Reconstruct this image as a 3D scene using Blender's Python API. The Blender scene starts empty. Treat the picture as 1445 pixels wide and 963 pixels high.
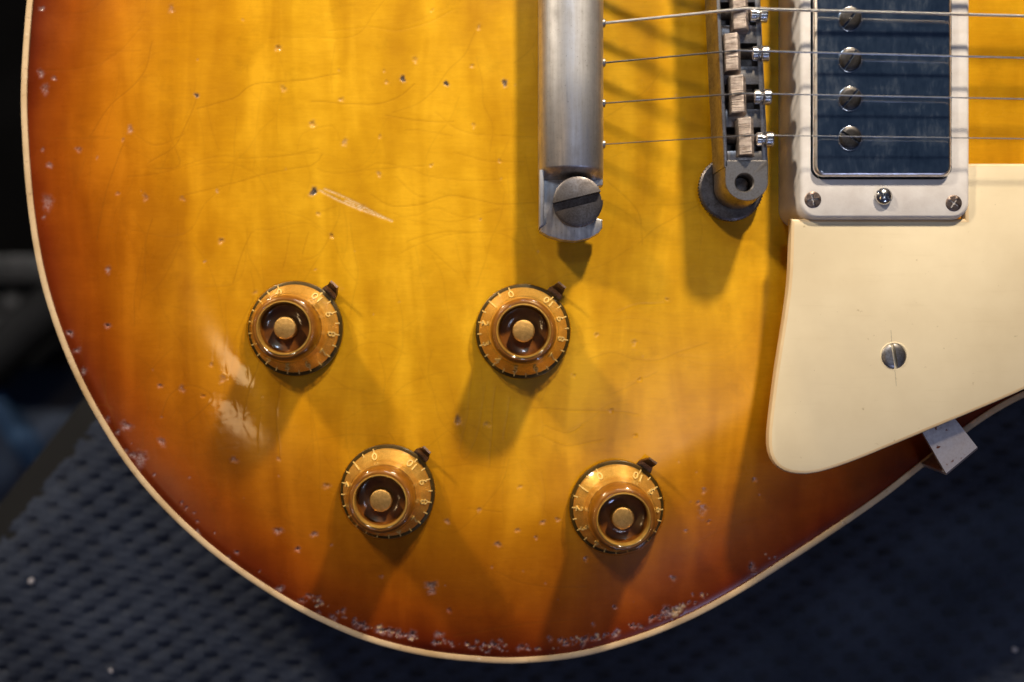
import bpy, bmesh, math, random
import numpy as np
from mathutils import Vector, Matrix

random.seed(7)
rng = np.random.default_rng(11)
S = 0.001                       # all measures below are millimetres
R = math.radians
FPX, DCAM = 1404.0, 270.0       # focal length in photo pixels, camera height over the guitar top
CX, CY = 722.5, 481.5

scene = bpy.context.scene
col = scene.collection
# ------------------------------------------------------------------ camera, world, lamps, exposure
cam = bpy.data.cameras.new("camera")
cam.sensor_width = 36.0
cam.lens = 36.0 * FPX / 1445.0
cam.clip_start, cam.clip_end = 0.01, 20.0
cam.dof.use_dof = True
cam.dof.focus_distance = 0.2625
cam.dof.aperture_fstop = 4.5
camo = bpy.data.objects.new("camera", cam); col.objects.link(camo)
camo.location = (0, 0, DCAM * S)
scene.camera = camo

world = bpy.data.worlds.new("World"); scene.world = world
world.use_nodes = True
nt = world.node_tree; nt.nodes.clear()
wo = nt.nodes.new("ShaderNodeOutputWorld"); bg = nt.nodes.new("ShaderNodeBackground")
bg.inputs[1].default_value = 1.0
# dim room: dark blue overhead, faint lamp-lit warmth towards the walls
tcw = nt.nodes.new("ShaderNodeTexCoord"); sxyz = nt.nodes.new("ShaderNodeSeparateXYZ"); rw = nt.nodes.new("ShaderNodeValToRGB")
nt.links.new(tcw.outputs['Generated'], sxyz.inputs[0]); nt.links.new(sxyz.outputs['Z'], rw.inputs[0])
rw.color_ramp.elements[0].position = 0.15; rw.color_ramp.elements[0].color = (0.044, 0.026, 0.013, 1)
rw.color_ramp.elements[1].position = 0.72; rw.color_ramp.elements[1].color = (0.012, 0.022, 0.050, 1)
nt.links.new(rw.outputs[0], bg.inputs[0])
nt.links.new(bg.outputs[0], wo.inputs[0])

def lamp(name, kind, loc, power, color, size, target=None):
    l = bpy.data.lights.new(name, kind); l.energy = power; l.color = color
    if kind == 'AREA':
        l.shape = 'DISK'; l.size = size * S
    else:
        l.shadow_soft_size = size * S
    o = bpy.data.objects.new(name, l); col.objects.link(o)
    o.location = Vector(loc) * S
    if target is not None:
        o.rotation_euler = (Vector(target) - Vector(loc)).to_track_quat('-Z', 'Y').to_euler()
    return o
lamp("bench_lamp_warm", 'POINT', (215, 560, 330), 23.5, (1.0, 0.86, 0.66), 26)
lamp("bench_lamp_far", 'POINT', (-450, 540, 330), 16.5, (1.0, 0.87, 0.68), 34)
lamp("ceiling_light", 'AREA', (30, 930, 1350), 2.5, (0.66, 0.80, 1.0), 190, (0, 0, 0))
lamp("ceiling_bulb", 'AREA', (-699, -154, 1500), 0.85, (1.0, 0.68, 0.34), 130, (-80, -10, 0))
lamp("ceiling_bulb", 'AREA', (-898, -473, 1500), 0.45, (1.0, 0.68, 0.34), 110, (-80, -30, 0))
lamp("ceiling_panel", 'AREA', (310, -190, 1500), 0.75, (0.72, 0.80, 1.0), 190, (40, -25, 0))
lamp("window", 'AREA', (560, -930, 900), 1.5, (0.50, 0.60, 1.0), 140, (40, -60, 0))

vs = scene.view_settings
vs.view_transform = 'Standard'; vs.look = 'None'; vs.exposure = 0.0; vs.gamma = 1.0; vs.use_curve_mapping = False
scene.render.engine = 'CYCLES'
scene.cycles.use_denoising = True
scene.cycles.max_bounces = 10; scene.cycles.transparent_max_bounces = 12
scene.cycles.caustics_reflective = False; scene.cycles.caustics_refractive = False

# ------------------------------------------------------------------ helpers
def P(u, v, z=0.0):
    """photo pixel at height z -> point in millimetres"""
    k = (DCAM - z) / FPX
    return Vector(((u - CX) * k, (CY - v) * k, z))

def new_obj(name, me, mat=None, parent=None, loc=(0, 0, 0), rot=None):
    o = bpy.data.objects.new(name, me); col.objects.link(o)
    if mat is not None and me is not None and len(me.materials) == 0:
        me.materials.append(mat)
    o.location = Vector(loc) * S
    if rot is not None: o.rotation_euler = rot
    if parent is not None:
        o.parent = parent
    return o

def mesh_of(bm, name, smooth=True, angle=35):
    me = bpy.data.meshes.new(name)
    bmesh.ops.recalc_face_normals(bm, faces=bm.faces[:])
    bmesh.ops.scale(bm, vec=(S, S, S), verts=bm.verts[:])
    if smooth:
        for f in bm.faces: f.smooth = True
        for e in bm.edges:
            if len(e.link_faces) == 2 and e.calc_face_angle(0) > R(angle): e.smooth = False
    bm.to_mesh(me); bm.free()
    return me

def lathe(bm, prof, n=48, center=(0, 0, 0), wob=None):
    """prof: list of (r, z); axis along z"""
    c = Vector(center); rings = []
    for k, (r, z) in enumerate(prof):
        if r < 1e-6:
            rings.append([bm.verts.new(c + Vector((0, 0, z)))])
        else:
            ring = []
            for i in range(n):
                a = 2 * math.pi * i / n
                rr = r * (wob(i, k) if wob else 1)
                ring.append(bm.verts.new(c + Vector((rr * math.cos(a), rr * math.sin(a), z))))
            rings.append(ring)
    for A, B in zip(rings[:-1], rings[1:]):
        if len(A) == 1 and len(B) == 1: continue
        if len(A) == 1:
            for i in range(n): bm.faces.new((A[0], B[i], B[(i + 1) % n]))
        elif len(B) == 1:
            for i in range(n): bm.faces.new((A[i], A[(i + 1) % n], B[0]))
        else:
            for i in range(n): bm.faces.new((A[i], A[(i + 1) % n], B[(i + 1) % n], B[i]))
    return bm

def loft(bm, loops, cap0=False, cap1=False, closed=True):
    vl = [[bm.verts.new(Vector(p)) for p in lp] for lp in loops]
    n = len(vl[0])
    for A, B in zip(vl[:-1], vl[1:]):
        for i in range(n if closed else n - 1):
            bm.faces.new((A[i], A[(i + 1) % n], B[(i + 1) % n], B[i]))
    if cap0: bm.faces.new(vl[0][::-1])
    if cap1: bm.faces.new(vl[-1])
    return vl

def extrude_poly(bm, pts, z0, z1, bevel=0.0, segs=2):
    """pts (x,y) list; z0/z1 floats or functions of (x,y)"""
    f0 = z0 if callable(z0) else (lambda x, y: z0)
    f1 = z1 if callable(z1) else (lambda x, y: z1)
    lo = [bm.verts.new((x, y, f0(x, y))) for x, y in pts]
    hi = [bm.verts.new((x, y, f1(x, y))) for x, y in pts]
    n = len(pts); fs = []
    fs.append(bm.faces.new(lo[::-1])); top = bm.faces.new(hi); fs.append(top)
    for i in range(n): fs.append(bm.faces.new((lo[i], lo[(i + 1) % n], hi[(i + 1) % n], hi[i])))
    if bevel > 0:
        bmesh.ops.recalc_face_normals(bm, faces=fs)
        bmesh.ops.bevel(bm, geom=list(top.edges), offset=bevel, segments=segs, profile=0.5, affect='EDGES')
    return bm

def box(bm, x0, x1, y0, y1, z0, z1, bevel=0.0):
    a = bmesh.ops.create_cube(bm, size=1.0)['verts']
    for v in a:
        v.co = Vector(((x0 + x1) / 2 + v.co.x * (x1 - x0), (y0 + y1) / 2 + v.co.y * (y1 - y0), (z0 + z1) / 2 + v.co.z * (z1 - z0)))
    if bevel > 0:
        es = {e for v in a for e in v.link_edges}
        bmesh.ops.bevel(bm, geom=list(es), offset=bevel, segments=2, profile=0.5, affect='EDGES')
    return bm

def tube(bm, path, r, n=10, cap=True):
    pts = [Vector(p) for p in path]; loops = []
    rr = r if hasattr(r, '__len__') else [r] * len(pts)
    for i, p in enumerate(pts):
        t = (pts[min(i + 1, len(pts) - 1)] - pts[max(i - 1, 0)]).normalized()
        ref = Vector((0, 0, 1)) if abs(t.z) < 0.9 else Vector((0, 1, 0))
        u = t.cross(ref).normalized(); w = t.cross(u)
        loops.append([p + (u * math.cos(2 * math.pi * k / n) + w * math.sin(2 * math.pi * k / n)) * rr[i] for k in range(n)])
    loft(bm, loops, cap, cap)
    return bm

def xform(bm, M): bmesh.ops.transform(bm, matrix=M, verts=bm.verts[:]); return bm

def rrect(cx, cy, hx, hy, r, n=8):
    pts = []
    for (sx, sy, a0) in ((1, 1, 0), (-1, 1, 90), (-1, -1, 180), (1, -1, 270)):
        for k in range(n + 1):
            a = R(a0 + 90 * k / n)
            pts.append((cx + sx * (hx - r) + r * math.cos(a), cy + sy * (hy - r) + r * math.sin(a)))
    return pts

def catmull(pts, step, closed=False):
    pts = np.array(pts, float); out = []
    n = len(pts)
    rngi = range(n) if closed else range(n - 1)
    for i in rngi:
        if closed:
            p0, p1, p2, p3 = pts[(i - 1) % n], pts[i], pts[(i + 1) % n], pts[(i + 2) % n]
        else:
            p1, p2 = pts[i], pts[i + 1]
            p0 = pts[i - 1] if i > 0 else 2 * p1 - p2
            p3 = pts[i + 2] if i + 2 < n else 2 * p2 - p1
        m = max(2, int(np.hypot(*(p2 - p1)) / step))
        for t in np.arange(m) / m:
            out.append(0.5 * ((2 * p1) + (-p0 + p2) * t + (2 * p0 - 5 * p1 + 4 * p2 - p3) * t * t + (-p0 + 3 * p1 - 3 * p2 + p3) * t ** 3))
    if not closed: out.append(pts[-1])
    return np.array(out)

# ---- materials
class NT:
    def __init__(s, name):
        s.m = bpy.data.materials.new(name); s.m.use_nodes = True
        s.t = s.m.node_tree; s.t.nodes.clear()
        s.out = s.n("ShaderNodeOutputMaterial")
    def n(s, t, **kw):
        nd = s.t.nodes.new(t)
        for k, v in kw.items(): setattr(nd, k, v)
        return nd
    def l(s, a, b): s.t.links.new(a, b)
    def coords(s, scale=(1000, 1000, 1000), rot=(0, 0, 0)):
        tc = s.n("ShaderNodeTexCoord"); mp = s.n("ShaderNodeMapping")
        mp.inputs['Scale'].default_value = scale; mp.inputs['Rotation'].default_value = rot
        s.l(tc.outputs['Object'], mp.inputs['Vector']); return mp.outputs[0]
    def noise(s, vec, scale, detail=4, rough=0.55, dist=0.0):
        nd = s.n("ShaderNodeTexNoise"); nd.inputs['Scale'].default_value = scale
        nd.inputs['Detail'].default_value = detail; nd.inputs['Roughness'].default_value = rough
        nd.inputs['Distortion'].default_value = dist
        s.l(vec, nd.inputs['Vector']); return nd.outputs['Fac']
    def ramp(s, fac, stops, interp='LINEAR'):
        nd = s.n("ShaderNodeValToRGB"); cr = nd.color_ramp; cr.interpolation = interp
        while len(cr.elements) < len(stops): cr.elements.new(0.5)
        for e, (p, c) in zip(cr.elements, stops):
            e.position = p; e.color = (*c, 1) if hasattr(c, '__len__') else (c, c, c, 1)
        s.l(fac, nd.inputs[0]); return nd.outputs[0]
    def math(s, op, a, b=None, clamp=False):
        nd = s.n("ShaderNodeMath", operation=op, use_clamp=clamp)
        for i, x in enumerate((a, b)):
            if x is None: continue
            if isinstance(x, (int, float)): nd.inputs[i].default_value = x
            else: s.l(x, nd.inputs[i])
        return nd.outputs[0]
    def mix(s, fac, a, b, blend='MIX'):
        nd = s.n("ShaderNodeMix", data_type='RGBA', blend_type=blend)
        for sock, x in ((nd.inputs[0], fac), (nd.inputs[6], a), (nd.inputs[7], b)):
            if isinstance(x, (int, float)): sock.default_value = x
            elif isinstance(x, tuple): sock.default_value = (*x, 1)
            else: s.l(x, sock)
        return nd.outputs[2]
    def attr(s, name):
        nd = s.n("ShaderNodeAttribute", attribute_name=name); return nd.outputs['Fac']
    def bump(s, h, strength, dist=0.0001, normal=None):
        nd = s.n("ShaderNodeBump"); nd.inputs['Strength'].default_value = strength; nd.inputs['Distance'].default_value = dist
        s.l(h, nd.inputs['Height'])
        if normal is not None: s.l(normal, nd.inputs['Normal'])
        return nd.outputs[0]
    def pbr(s, color, rough=0.5, metal=0.0, normal=None, coat=0.0, coat_rough=0.1, spec=None, coat_tint=None):
        b = s.n("ShaderNodeBsdfPrincipled")
        for key, x in (('Base Color', color), ('Roughness', rough), ('Metallic', metal), ('Coat Weight', coat), ('Coat Roughness', coat_rough), ('Specular IOR Level', spec), ('Coat Tint', coat_tint)):
            if x is None: continue
            if isinstance(x, (int, float)): b.inputs[key].default_value = x
            elif isinstance(x, tuple): b.inputs[key].default_value = (*x, 1)
            else: s.l(x, b.inputs[key])
        if normal is not None: s.l(normal, b.inputs['Normal'])
        s.l(b.outputs[0], s.out.inputs[0]); return b

def metal_mat(name, c1, c2, rough=(0.25, 0.5), scale=0.35, bump=0.15, streak=None, spots=None):
    g = NT(name); v = g.coords()
    n1 = g.noise(v, scale, 6, 0.6)
    n2 = g.noise(g.coords(streak) if streak else v, 1.0 if streak else scale * 6, 4, 0.6)
    f = g.math('MULTIPLY', g.math('ADD', n1, n2), 0.5)
    c = g.ramp(f, [(0.38, c1), (0.62, c2)])
    if spots:
        sp = g.ramp(g.noise(v, spots[1], 3, 0.6), [(spots[2], 0.0), (spots[2] + 0.05, 1.0)])
        c = g.mix(sp, c, spots[0])
    rr = g.ramp(f, [(0.3, rough[1]), (0.7, rough[0])])
    g.pbr(c, rr, 1.0, g.bump(f, bump, 0.0002)); return g.m

def plain_mat(name, c1, c2, rough=0.5, scale=0.2, bump=0.1, coat=0.0, spec=None, fine=3.0):
    g = NT(name); v = g.coords()
    n1 = g.noise(v, scale, 5, 0.6); n2 = g.noise(v, fine, 4, 0.6)
    c = g.ramp(n1, [(0.35, c1), (0.65, c2)])
    g.pbr(c, rough, 0.0, g.bump(g.math('ADD', n1, n2), bump, 0.0002), coat=coat, spec=spec); return g.m

# maple top with its sunburst, checking and chips
def top_material():
    g = NT("sunburst_lacquer"); v = g.coords()
    edge = g.attr("edge")
    wob = g.math('MULTIPLY', g.math('SUBTRACT', g.noise(v, 0.025, 3, 0.5), 0.5), 14.0)
    e = g.math('DIVIDE', g.math('ADD', edge, wob), 80.0, True)
    c = g.ramp(e, [(0.0, (0.075, 0.008, 0.001)), (0.05, (0.15, 0.020, 0.001)), (0.16, (0.32, 0.068, 0.0015)), (0.34, (0.465, 0.144, 0.0025)), (0.58, (0.585, 0.245, 0.004)), (0.95, (0.67, 0.338, 0.008))])
    # flame figure: soft upright bands, broken up
    fl = g.coords((85, 17, 1), (0, 0, R(6)))
    fn = g.noise(fl, 1.0, 3, 0.5, 0.6)
    bl = g.noise(g.coords((60, 90, 1)), 1.0, 6, 0.68)
    fig = g.math('ADD', g.math('MULTIPLY', fn, 0.65), g.math('MULTIPLY', bl, 0.35))
    c = g.mix(1.0, c, g.ramp(fig, [(0.36, (0.80, 0.74, 0.58)), (0.5, (1, 1, 1)), (0.62, (1.24, 1.32, 1.9))]), 'MULTIPLY')
    gr = g.noise(g.coords((160, 1500, 1), (0, 0, R(1.5))), 1.0, 4, 0.6)
    c = g.mix(1.0, c, g.ramp(gr, [(0.3, (0.955, 0.94, 0.91)), (0.7, (1.03, 1.035, 1.05))]), 'MULTIPLY')
    dirt = g.noise(v, 0.09, 6, 0.7)
    c = g.mix(1.0, c, g.ramp(dirt, [(0.56, (1, 1, 1)), (0.72, (0.86, 0.86, 0.8))]), 'MULTIPLY')
    crack = g.attr("crack"); chip = g.attr("chip"); hole = g.attr("hole"); gouge = g.attr("gouge")
    c = g.mix(g.math('MULTIPLY', crack, 0.42), c, (0.20, 0.068, 0.004))
    c = g.mix(g.math('MULTIPLY', chip, 0.56), c, g.ramp(g.noise(v, 1.3, 4, 0.7), [(0.40, (0.13, 0.07, 0.065)), (0.60, (0.54, 0.46, 0.48))]))
    c = g.mix(g.math('MULTIPLY', gouge, 0.8), c, g.ramp(g.noise(v, 1.1, 4, 0.7), [(0.36, (0.62, 0.32, 0.07)), (0.55, (0.92, 0.72, 0.46))]))
    c = g.mix(hole, c, g.ramp(g.noise(v, 1.8, 3, 0.7), [(0.4, (0.035, 0.025, 0.02)), (0.65, (0.20, 0.15, 0.12))]))
    sm = g.noise(v, 0.05, 5, 0.65)
    rough = g.ramp(sm, [(0.35, 0.20), (0.65, 0.34)])
    rough = g.math('ADD', rough, g.math('MULTIPLY', g.math('MAXIMUM', hole, g.math('MULTIPLY', chip, 0.5)), 0.4), True)
    nb = g.bump(g.noise(v, 0.5, 5, 0.6), 0.10, 0.0001)
    nb = g.bump(g.noise(v, 0.06, 2, 0.5), 0.25, 0.0004, nb)
    g.pbr(c, rough, 0.0, nb, coat=0.40, coat_rough=g.math('SUBTRACT', 0.23, g.math('MULTIPLY', g.attr('polish'), 0.18)), spec=0.10); return g.m

M = {}
M['top'] = top_material()
def binding_mat():
    g = NT("aged_binding"); v = g.coords()
    c = g.ramp(g.noise(v, 0.05, 5, 0.65), [(0.35, (0.52, 0.34, 0.165)), (0.65, (0.72, 0.53, 0.32))])
    c = g.mix(g.ramp(g.noise(v, 0.35, 5, 0.7), [(0.60, 0.0), (0.72, 0.7)]), c, (0.26, 0.13, 0.06))      # grime
    c = g.mix(g.ramp(g.noise(v, 0.8, 3, 0.6), [(0.68, 0.0), (0.74, 0.8)]), c, (0.82, 0.74, 0.62))       # fresh nicks
    g.pbr(c, 0.5, 0.0, g.bump(g.noise(v, 1.2, 4, 0.6), 0.25, 0.0002)); return g.m
M['binding'] = binding_mat()
M['side'] = plain_mat("cherry_mahogany", (0.035, 0.010, 0.006), (0.07, 0.02, 0.01), 0.35, 0.1, 0.1)
def cream_mat():
    g = NT("cream_plastic"); v = g.coords()
    n1 = g.noise(v, 0.03, 5, 0.6); sw = g.noise(g.coords((60, 900, 60), (0, 0, R(8))), 1.0, 4, 0.65); sp = g.noise(v, 0.55, 3, 0.6)
    c = g.ramp(n1, [(0.35, (0.68, 0.565, 0.375)), (0.65, (0.77, 0.655, 0.45))])
    c = g.mix(1.0, c, g.ramp(sw, [(0.28, (0.97, 0.965, 0.955)), (0.42, (1, 1, 1))]), 'MULTIPLY')
    c = g.mix(1.0, c, g.ramp(sp, [(0.25, (0.72, 0.68, 0.6)), (0.30, (1, 1, 1))]), 'MULTIPLY')
    r = g.ramp(g.math('ADD', g.math('MULTIPLY', n1, 0.6), g.math('MULTIPLY', sw, 0.4)), [(0.35, 0.30), (0.65, 0.5)])
    g.pbr(c, r, 0.0, g.bump(sw, 0.06, 0.0001), spec=0.4); return g.m
M['cream'] = cream_mat()
M['creambounce'] = plain_mat('cream_bounce_edge', (0.68, 0.49, 0.27), (0.77, 0.58, 0.34), 0.4, 0.1, 0.05)  # warm light bounced off the body, painted onto the guard's bevel
M['ring'] = plain_mat("aged_white_plastic", (0.68, 0.63, 0.60), (0.80, 0.76, 0.735), 0.5, 0.15, 0.15, spec=0.35)
M['alu'] = metal_mat("worn_aluminium", (0.36, 0.345, 0.34), (0.74, 0.72, 0.72), (0.36, 0.56), 0.16, 0.25, (750, 34, 750), ((0.16, 0.14, 0.13), 2.4, 0.66))
M['nickel'] = metal_mat("tarnished_nickel", (0.22, 0.20, 0.19), (0.46, 0.43, 0.41), (0.3, 0.48), 0.3, 0.2)
M['darknickel'] = metal_mat("dark_tarnished_nickel", (0.09, 0.078, 0.075), (0.20, 0.18, 0.175), (0.35, 0.55), 0.35, 0.2)
M['polescrew'] = metal_mat('dark_pole_screw', (0.035, 0.032, 0.031), (0.10, 0.092, 0.088), (0.35, 0.5), 0.5, 0.2)
M['wornglint'] = metal_mat('worn_plating_glint', (0.74, 0.64, 0.54), (0.96, 0.92, 0.88), (0.28, 0.42), 0.25, 0.15)  # worn plating, its colour brightened to stand for the lamp glint
M['chrome'] = metal_mat("bright_nickel", (0.55, 0.53, 0.51), (0.80, 0.78, 0.76), (0.14, 0.25), 0.5, 0.08)
def saddle_mat():
    g = NT("worn_brass_saddle"); v = g.coords()
    rg = g.noise(g.coords((120, 3300, 120), (0, 0, R(3))), 1.0, 3, 0.6); n = g.noise(v, 0.8, 4, 0.6)
    f = g.math('ADD', g.math('MULTIPLY', rg, 0.65), g.math('MULTIPLY', n, 0.35))
    c = g.ramp(f, [(0.36, (0.22, 0.165, 0.135)), (0.5, (0.47, 0.39, 0.345)), (0.64, (0.68, 0.60, 0.55))])
    g.pbr(c, 0.5, 0.9, g.bump(rg, 0.9, 0.0004)); return g.m
M['saddle'] = saddle_mat()
M['rustmetal'] = metal_mat("rust_spotted_bracket", (0.50, 0.45, 0.46), (0.68, 0.63, 0.64), (0.45, 0.6), 0.2, 0.2, None, ((0.18, 0.05, 0.02), 0.42, 0.63))
M['black'] = plain_mat("dark_cavity", (0.008, 0.008, 0.008), (0.02, 0.018, 0.016), 0.7, 0.3, 0.1)
M['pointer'] = metal_mat("brown_pointer_metal", (0.10, 0.066, 0.05), (0.30, 0.21, 0.17), (0.35, 0.5), 0.5, 0.2)
M['brassscrew'] = metal_mat("brown_screw", (0.12, 0.085, 0.07), (0.34, 0.26, 0.22), (0.35, 0.5), 0.7, 0.2)
M['string'] = metal_mat("steel_string", (0.30, 0.30, 0.31), (0.48, 0.48, 0.49), (0.26, 0.36), 0.8, 0.05)

def wound_mat():
    g = NT("wound_string"); v = g.coords((1000, 1000, 1000))
    w = g.n("ShaderNodeTexWave"); w.inputs['Scale'].default_value = 1.3; w.bands_direction = 'X'
    g.l(v, w.inputs['Vector'])
    g.pbr((0.86, 0.84, 0.82), 0.40, 1.0, g.bump(w.outputs['Fac'], 0.5, 0.0002)); return g.m
M['wound'] = wound_mat()

def cover_mat():
    g = NT("worn_nickel_cover"); v = g.coords()
    cloud = g.noise(v, 0.10, 6, 0.65, 0.5); scr = g.noise(g.coords((900, 260, 1), (0, 0, R(52))), 1.0, 5, 0.7)
    f = g.math('ADD', g.math('MULTIPLY', cloud, 0.6), g.math('MULTIPLY', scr, 0.4))
    c = g.ramp(f, [(0.34, (0.56, 0.54, 0.53)), (0.66, (0.74, 0.72, 0.70))])
    r = g.ramp(f, [(0.40, 0.10), (0.60, 0.16), (0.74, 0.28)])
    b = g.pbr(c, r, 1.0, g.bump(scr, 0.05, 0.0001))
    hz = g.n("ShaderNodeBsdfDiffuse"); g.l(g.ramp(f, [(0.36, (0.010, 0.021, 0.045)), (0.52, (0.022, 0.040, 0.076)), (0.64, (0.075, 0.100, 0.142))]), hz.inputs[0])  # bluish reflected light painted in as a diffuse layer over the nickel
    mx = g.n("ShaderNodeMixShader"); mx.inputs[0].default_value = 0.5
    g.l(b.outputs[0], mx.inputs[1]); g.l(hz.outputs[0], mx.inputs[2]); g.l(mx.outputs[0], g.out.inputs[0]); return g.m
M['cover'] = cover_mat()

def gold_mat():
    g = NT("gold_paint"); v = g.coords()
    n1 = g.noise(v, 3.5, 4, 0.7); n2 = g.noise(v, 0.25, 4, 0.6)
    c = g.ramp(g.math('MULTIPLY', g.math('ADD', n1, n2), 0.5), [(0.38, (0.68, 0.42, 0.11)), (0.62, (1.0, 0.69, 0.24))])
    g.pbr(c, 0.33, 0.66, g.bump(n1, 0.25, 0.0001)); return g.m
M['gold'] = gold_mat()
M['goldcap'] = metal_mat("gold_shaft", (0.45, 0.25, 0.07), (0.70, 0.42, 0.14), (0.45, 0.55), 1.2, 0.8)
M['numeral'] = plain_mat("pale_gold_numeral", (0.86, 0.63, 0.27), (0.97, 0.78, 0.42), 0.4, 0.5, 0.1)
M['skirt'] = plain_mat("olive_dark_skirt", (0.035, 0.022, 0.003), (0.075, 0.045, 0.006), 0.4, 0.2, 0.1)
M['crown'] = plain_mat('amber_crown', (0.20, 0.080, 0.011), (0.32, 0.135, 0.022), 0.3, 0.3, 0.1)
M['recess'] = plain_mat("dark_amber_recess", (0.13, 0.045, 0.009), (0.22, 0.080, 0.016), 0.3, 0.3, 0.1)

def shell_mat():
    g = NT("amber_clear_plastic")
    tr = g.n("ShaderNodeBsdfTransparent"); tr.inputs[0].default_value = (0.985, 0.91, 0.72, 1)
    gl = g.n("ShaderNodeBsdfGlossy"); gl.inputs['Roughness'].default_value = 0.10
    v = g.coords(); nb = g.bump(g.noise(v, 0.6, 4, 0.6), 0.12, 0.0002)
    g.l(nb, gl.inputs['Normal'])
    fr = g.n("ShaderNodeLayerWeight"); fr.inputs[0].default_value = 0.5; g.l(nb, fr.inputs['Normal'])
    fac = g.math('ADD', g.math('MULTIPLY', g.math('POWER', fr.outputs['Facing'], 5.0), 0.95), 0.045, True)   # Schlick, the same from both sides
    mx = g.n("ShaderNodeMixShader"); g.l(fac, mx.inputs[0]); g.l(tr.outputs[0], mx.inputs[1]); g.l(gl.outputs[0], mx.inputs[2])
    g.l(mx.outputs[0], g.out.inputs[0]); return g.m
M['shell'] = shell_mat()

def mat_material():
    g = NT("navy_rubber_mat"); v = g.coords()
    n1 = g.noise(v, 0.02, 4, 0.6); n2 = g.noise(v, 1.4, 5, 0.75)
    c = g.ramp(g.math('ADD', g.math('MULTIPLY', n1, 0.5), g.math('MULTIPLY', n2, 0.5)), [(0.36, (0.016, 0.020, 0.033)), (0.64, (0.060, 0.073, 0.108))])
    dm = g.attr("dimple")
    c = g.mix(g.math('MULTIPLY', dm, 0.40), c, (0.028, 0.028, 0.030))
    g.pbr(c, 0.85, 0.0, g.bump(n2, 0.5, 0.0006), spec=0.2); return g.m
M['mat'] = mat_material()
M['bench'] = plain_mat("dark_bench_top", (0.004, 0.004, 0.004), (0.008, 0.0075, 0.007), 0.8, 0.03, 0.2)
M['floor'] = plain_mat("dark_floor", (0.0025, 0.0025, 0.0028), (0.0045, 0.0045, 0.005), 0.8, 0.01, 0.2, spec=0.02)
M['case'] = plain_mat("charcoal_case", (0.006, 0.0065, 0.008), (0.011, 0.012, 0.015), 0.7, 0.02, 0.2, spec=0.1)
M['rail'] = metal_mat("grey_case_rail", (0.03, 0.032, 0.037), (0.06, 0.063, 0.072), (0.5, 0.65), 0.05, 0.1)
M['blue'] = plain_mat("blue_plastic", (0.010, 0.040, 0.11), (0.016, 0.058, 0.155), 0.75, 0.02, 0.05)
M['navy'] = plain_mat('navy_plastic', (0.010, 0.021, 0.050), (0.016, 0.032, 0.075), 0.55, 0.02, 0.05)
M['pencil'] = plain_mat('pencil_line', (0.28, 0.25, 0.20), (0.36, 0.32, 0.26), 0.7, 1.0, 0.1)
M['lint'] = plain_mat("pale_lint", (0.55, 0.50, 0.50), (0.75, 0.70, 0.70), 0.8, 1.0, 0.1)

# ------------------------------------------------------------------ guitar body
Z_EDGE, RISE, RANGE = -6.0, 6.0, 44.0
Z_BACK = -57.0
guitar = bpy.data.objects.new("electric_guitar", None); col.objects.link(guitar)
guitar.location = (0, 0, Z_BACK * S)
guitar["label"] = "worn sunburst electric guitar with gold knobs and cream pickguard lying on the mat"
guitar["category"] = "guitar"
UP = (0, 0, -Z_BACK)            # parts of the guitar are written in scene coordinates
def gpart(name, bm, mat, smooth=True, angle=35, label=None):
    o = new_obj(name, mesh_of(bm, name, smooth, angle), mat, guitar, UP)
    if label: o["label"] = label
    return o
def sub(name, bm, mat, parent, smooth=True, angle=35):
    return new_obj(name, mesh_of(bm, name, smooth, angle), mat, parent)

outline_px = [(1900, 590), (1800, 556), (1700, 532), (1600, 522), (1520, 534), (1445, 562), (1380, 600), (1312, 653), (1250, 702), (1180, 751), (1110, 797), (1040, 841),
              (970, 878), (900, 906), (820, 928), (740, 937), (680, 936), (600, 927), (520, 907), (440, 873), (370, 833), (300, 783), (235, 724), (180, 660), (135, 590), (100, 522),
              (72, 450), (52, 378), (38, 290), (30, 190), (29, 110), (37, 0), (48, -75), (68, -150), (98, -230), (140, -310), (200, -400), (280, -485), (380, -560), (500, -615), (620, -645), (740, -650),
              (860, -635), (980, -600), (1100, -545), (1220, -480), (1340, -430), (1460, -405), (1600, -405), (1740, -430), (1900, -470)]
OUT = catmull([tuple(P(u, v, Z_EDGE).xy) for u, v in outline_px], 1.2)

def dist_to_polyline(X, Y, poly):
    """vectorised distance of points to an open polyline"""
    d = np.full(X.shape, 1e9)
    a, b = poly[:-1], poly[1:]
    for (ax, ay), (bx, by) in zip(a, b):
        dx, dy = bx - ax, by - ay
        t = np.clip(((X - ax) * dx + (Y - ay) * dy) / (dx * dx + dy * dy + 1e-12), 0, 1)
        np.minimum(d, (X - ax - t * dx) ** 2 + (Y - ay - t * dy) ** 2, out=d)
    return np.sqrt(d)

def inside(X, Y, poly):
    r = np.zeros(X.shape, bool); n = len(poly)
    for i in range(n):
        x0, y0 = poly[i]; x1, y1 = poly[(i + 1) % n]
        if y0 == y1: continue
        c = ((y0 > Y) != (y1 > Y)) & (X < (x1 - x0) * (Y - y0) / (y1 - y0) + x0)
        r ^= c
    return r

def axis_lines(lo, f0, f1, hi, fine, coarse):
    a = [np.arange(lo, f0, coarse)] if lo < f0 else []
    a.append(np.arange(f0, f1, fine))
    if f1 < hi: a.append(np.arange(f1, hi + coarse, coarse))
    return np.concatenate(a)

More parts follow.
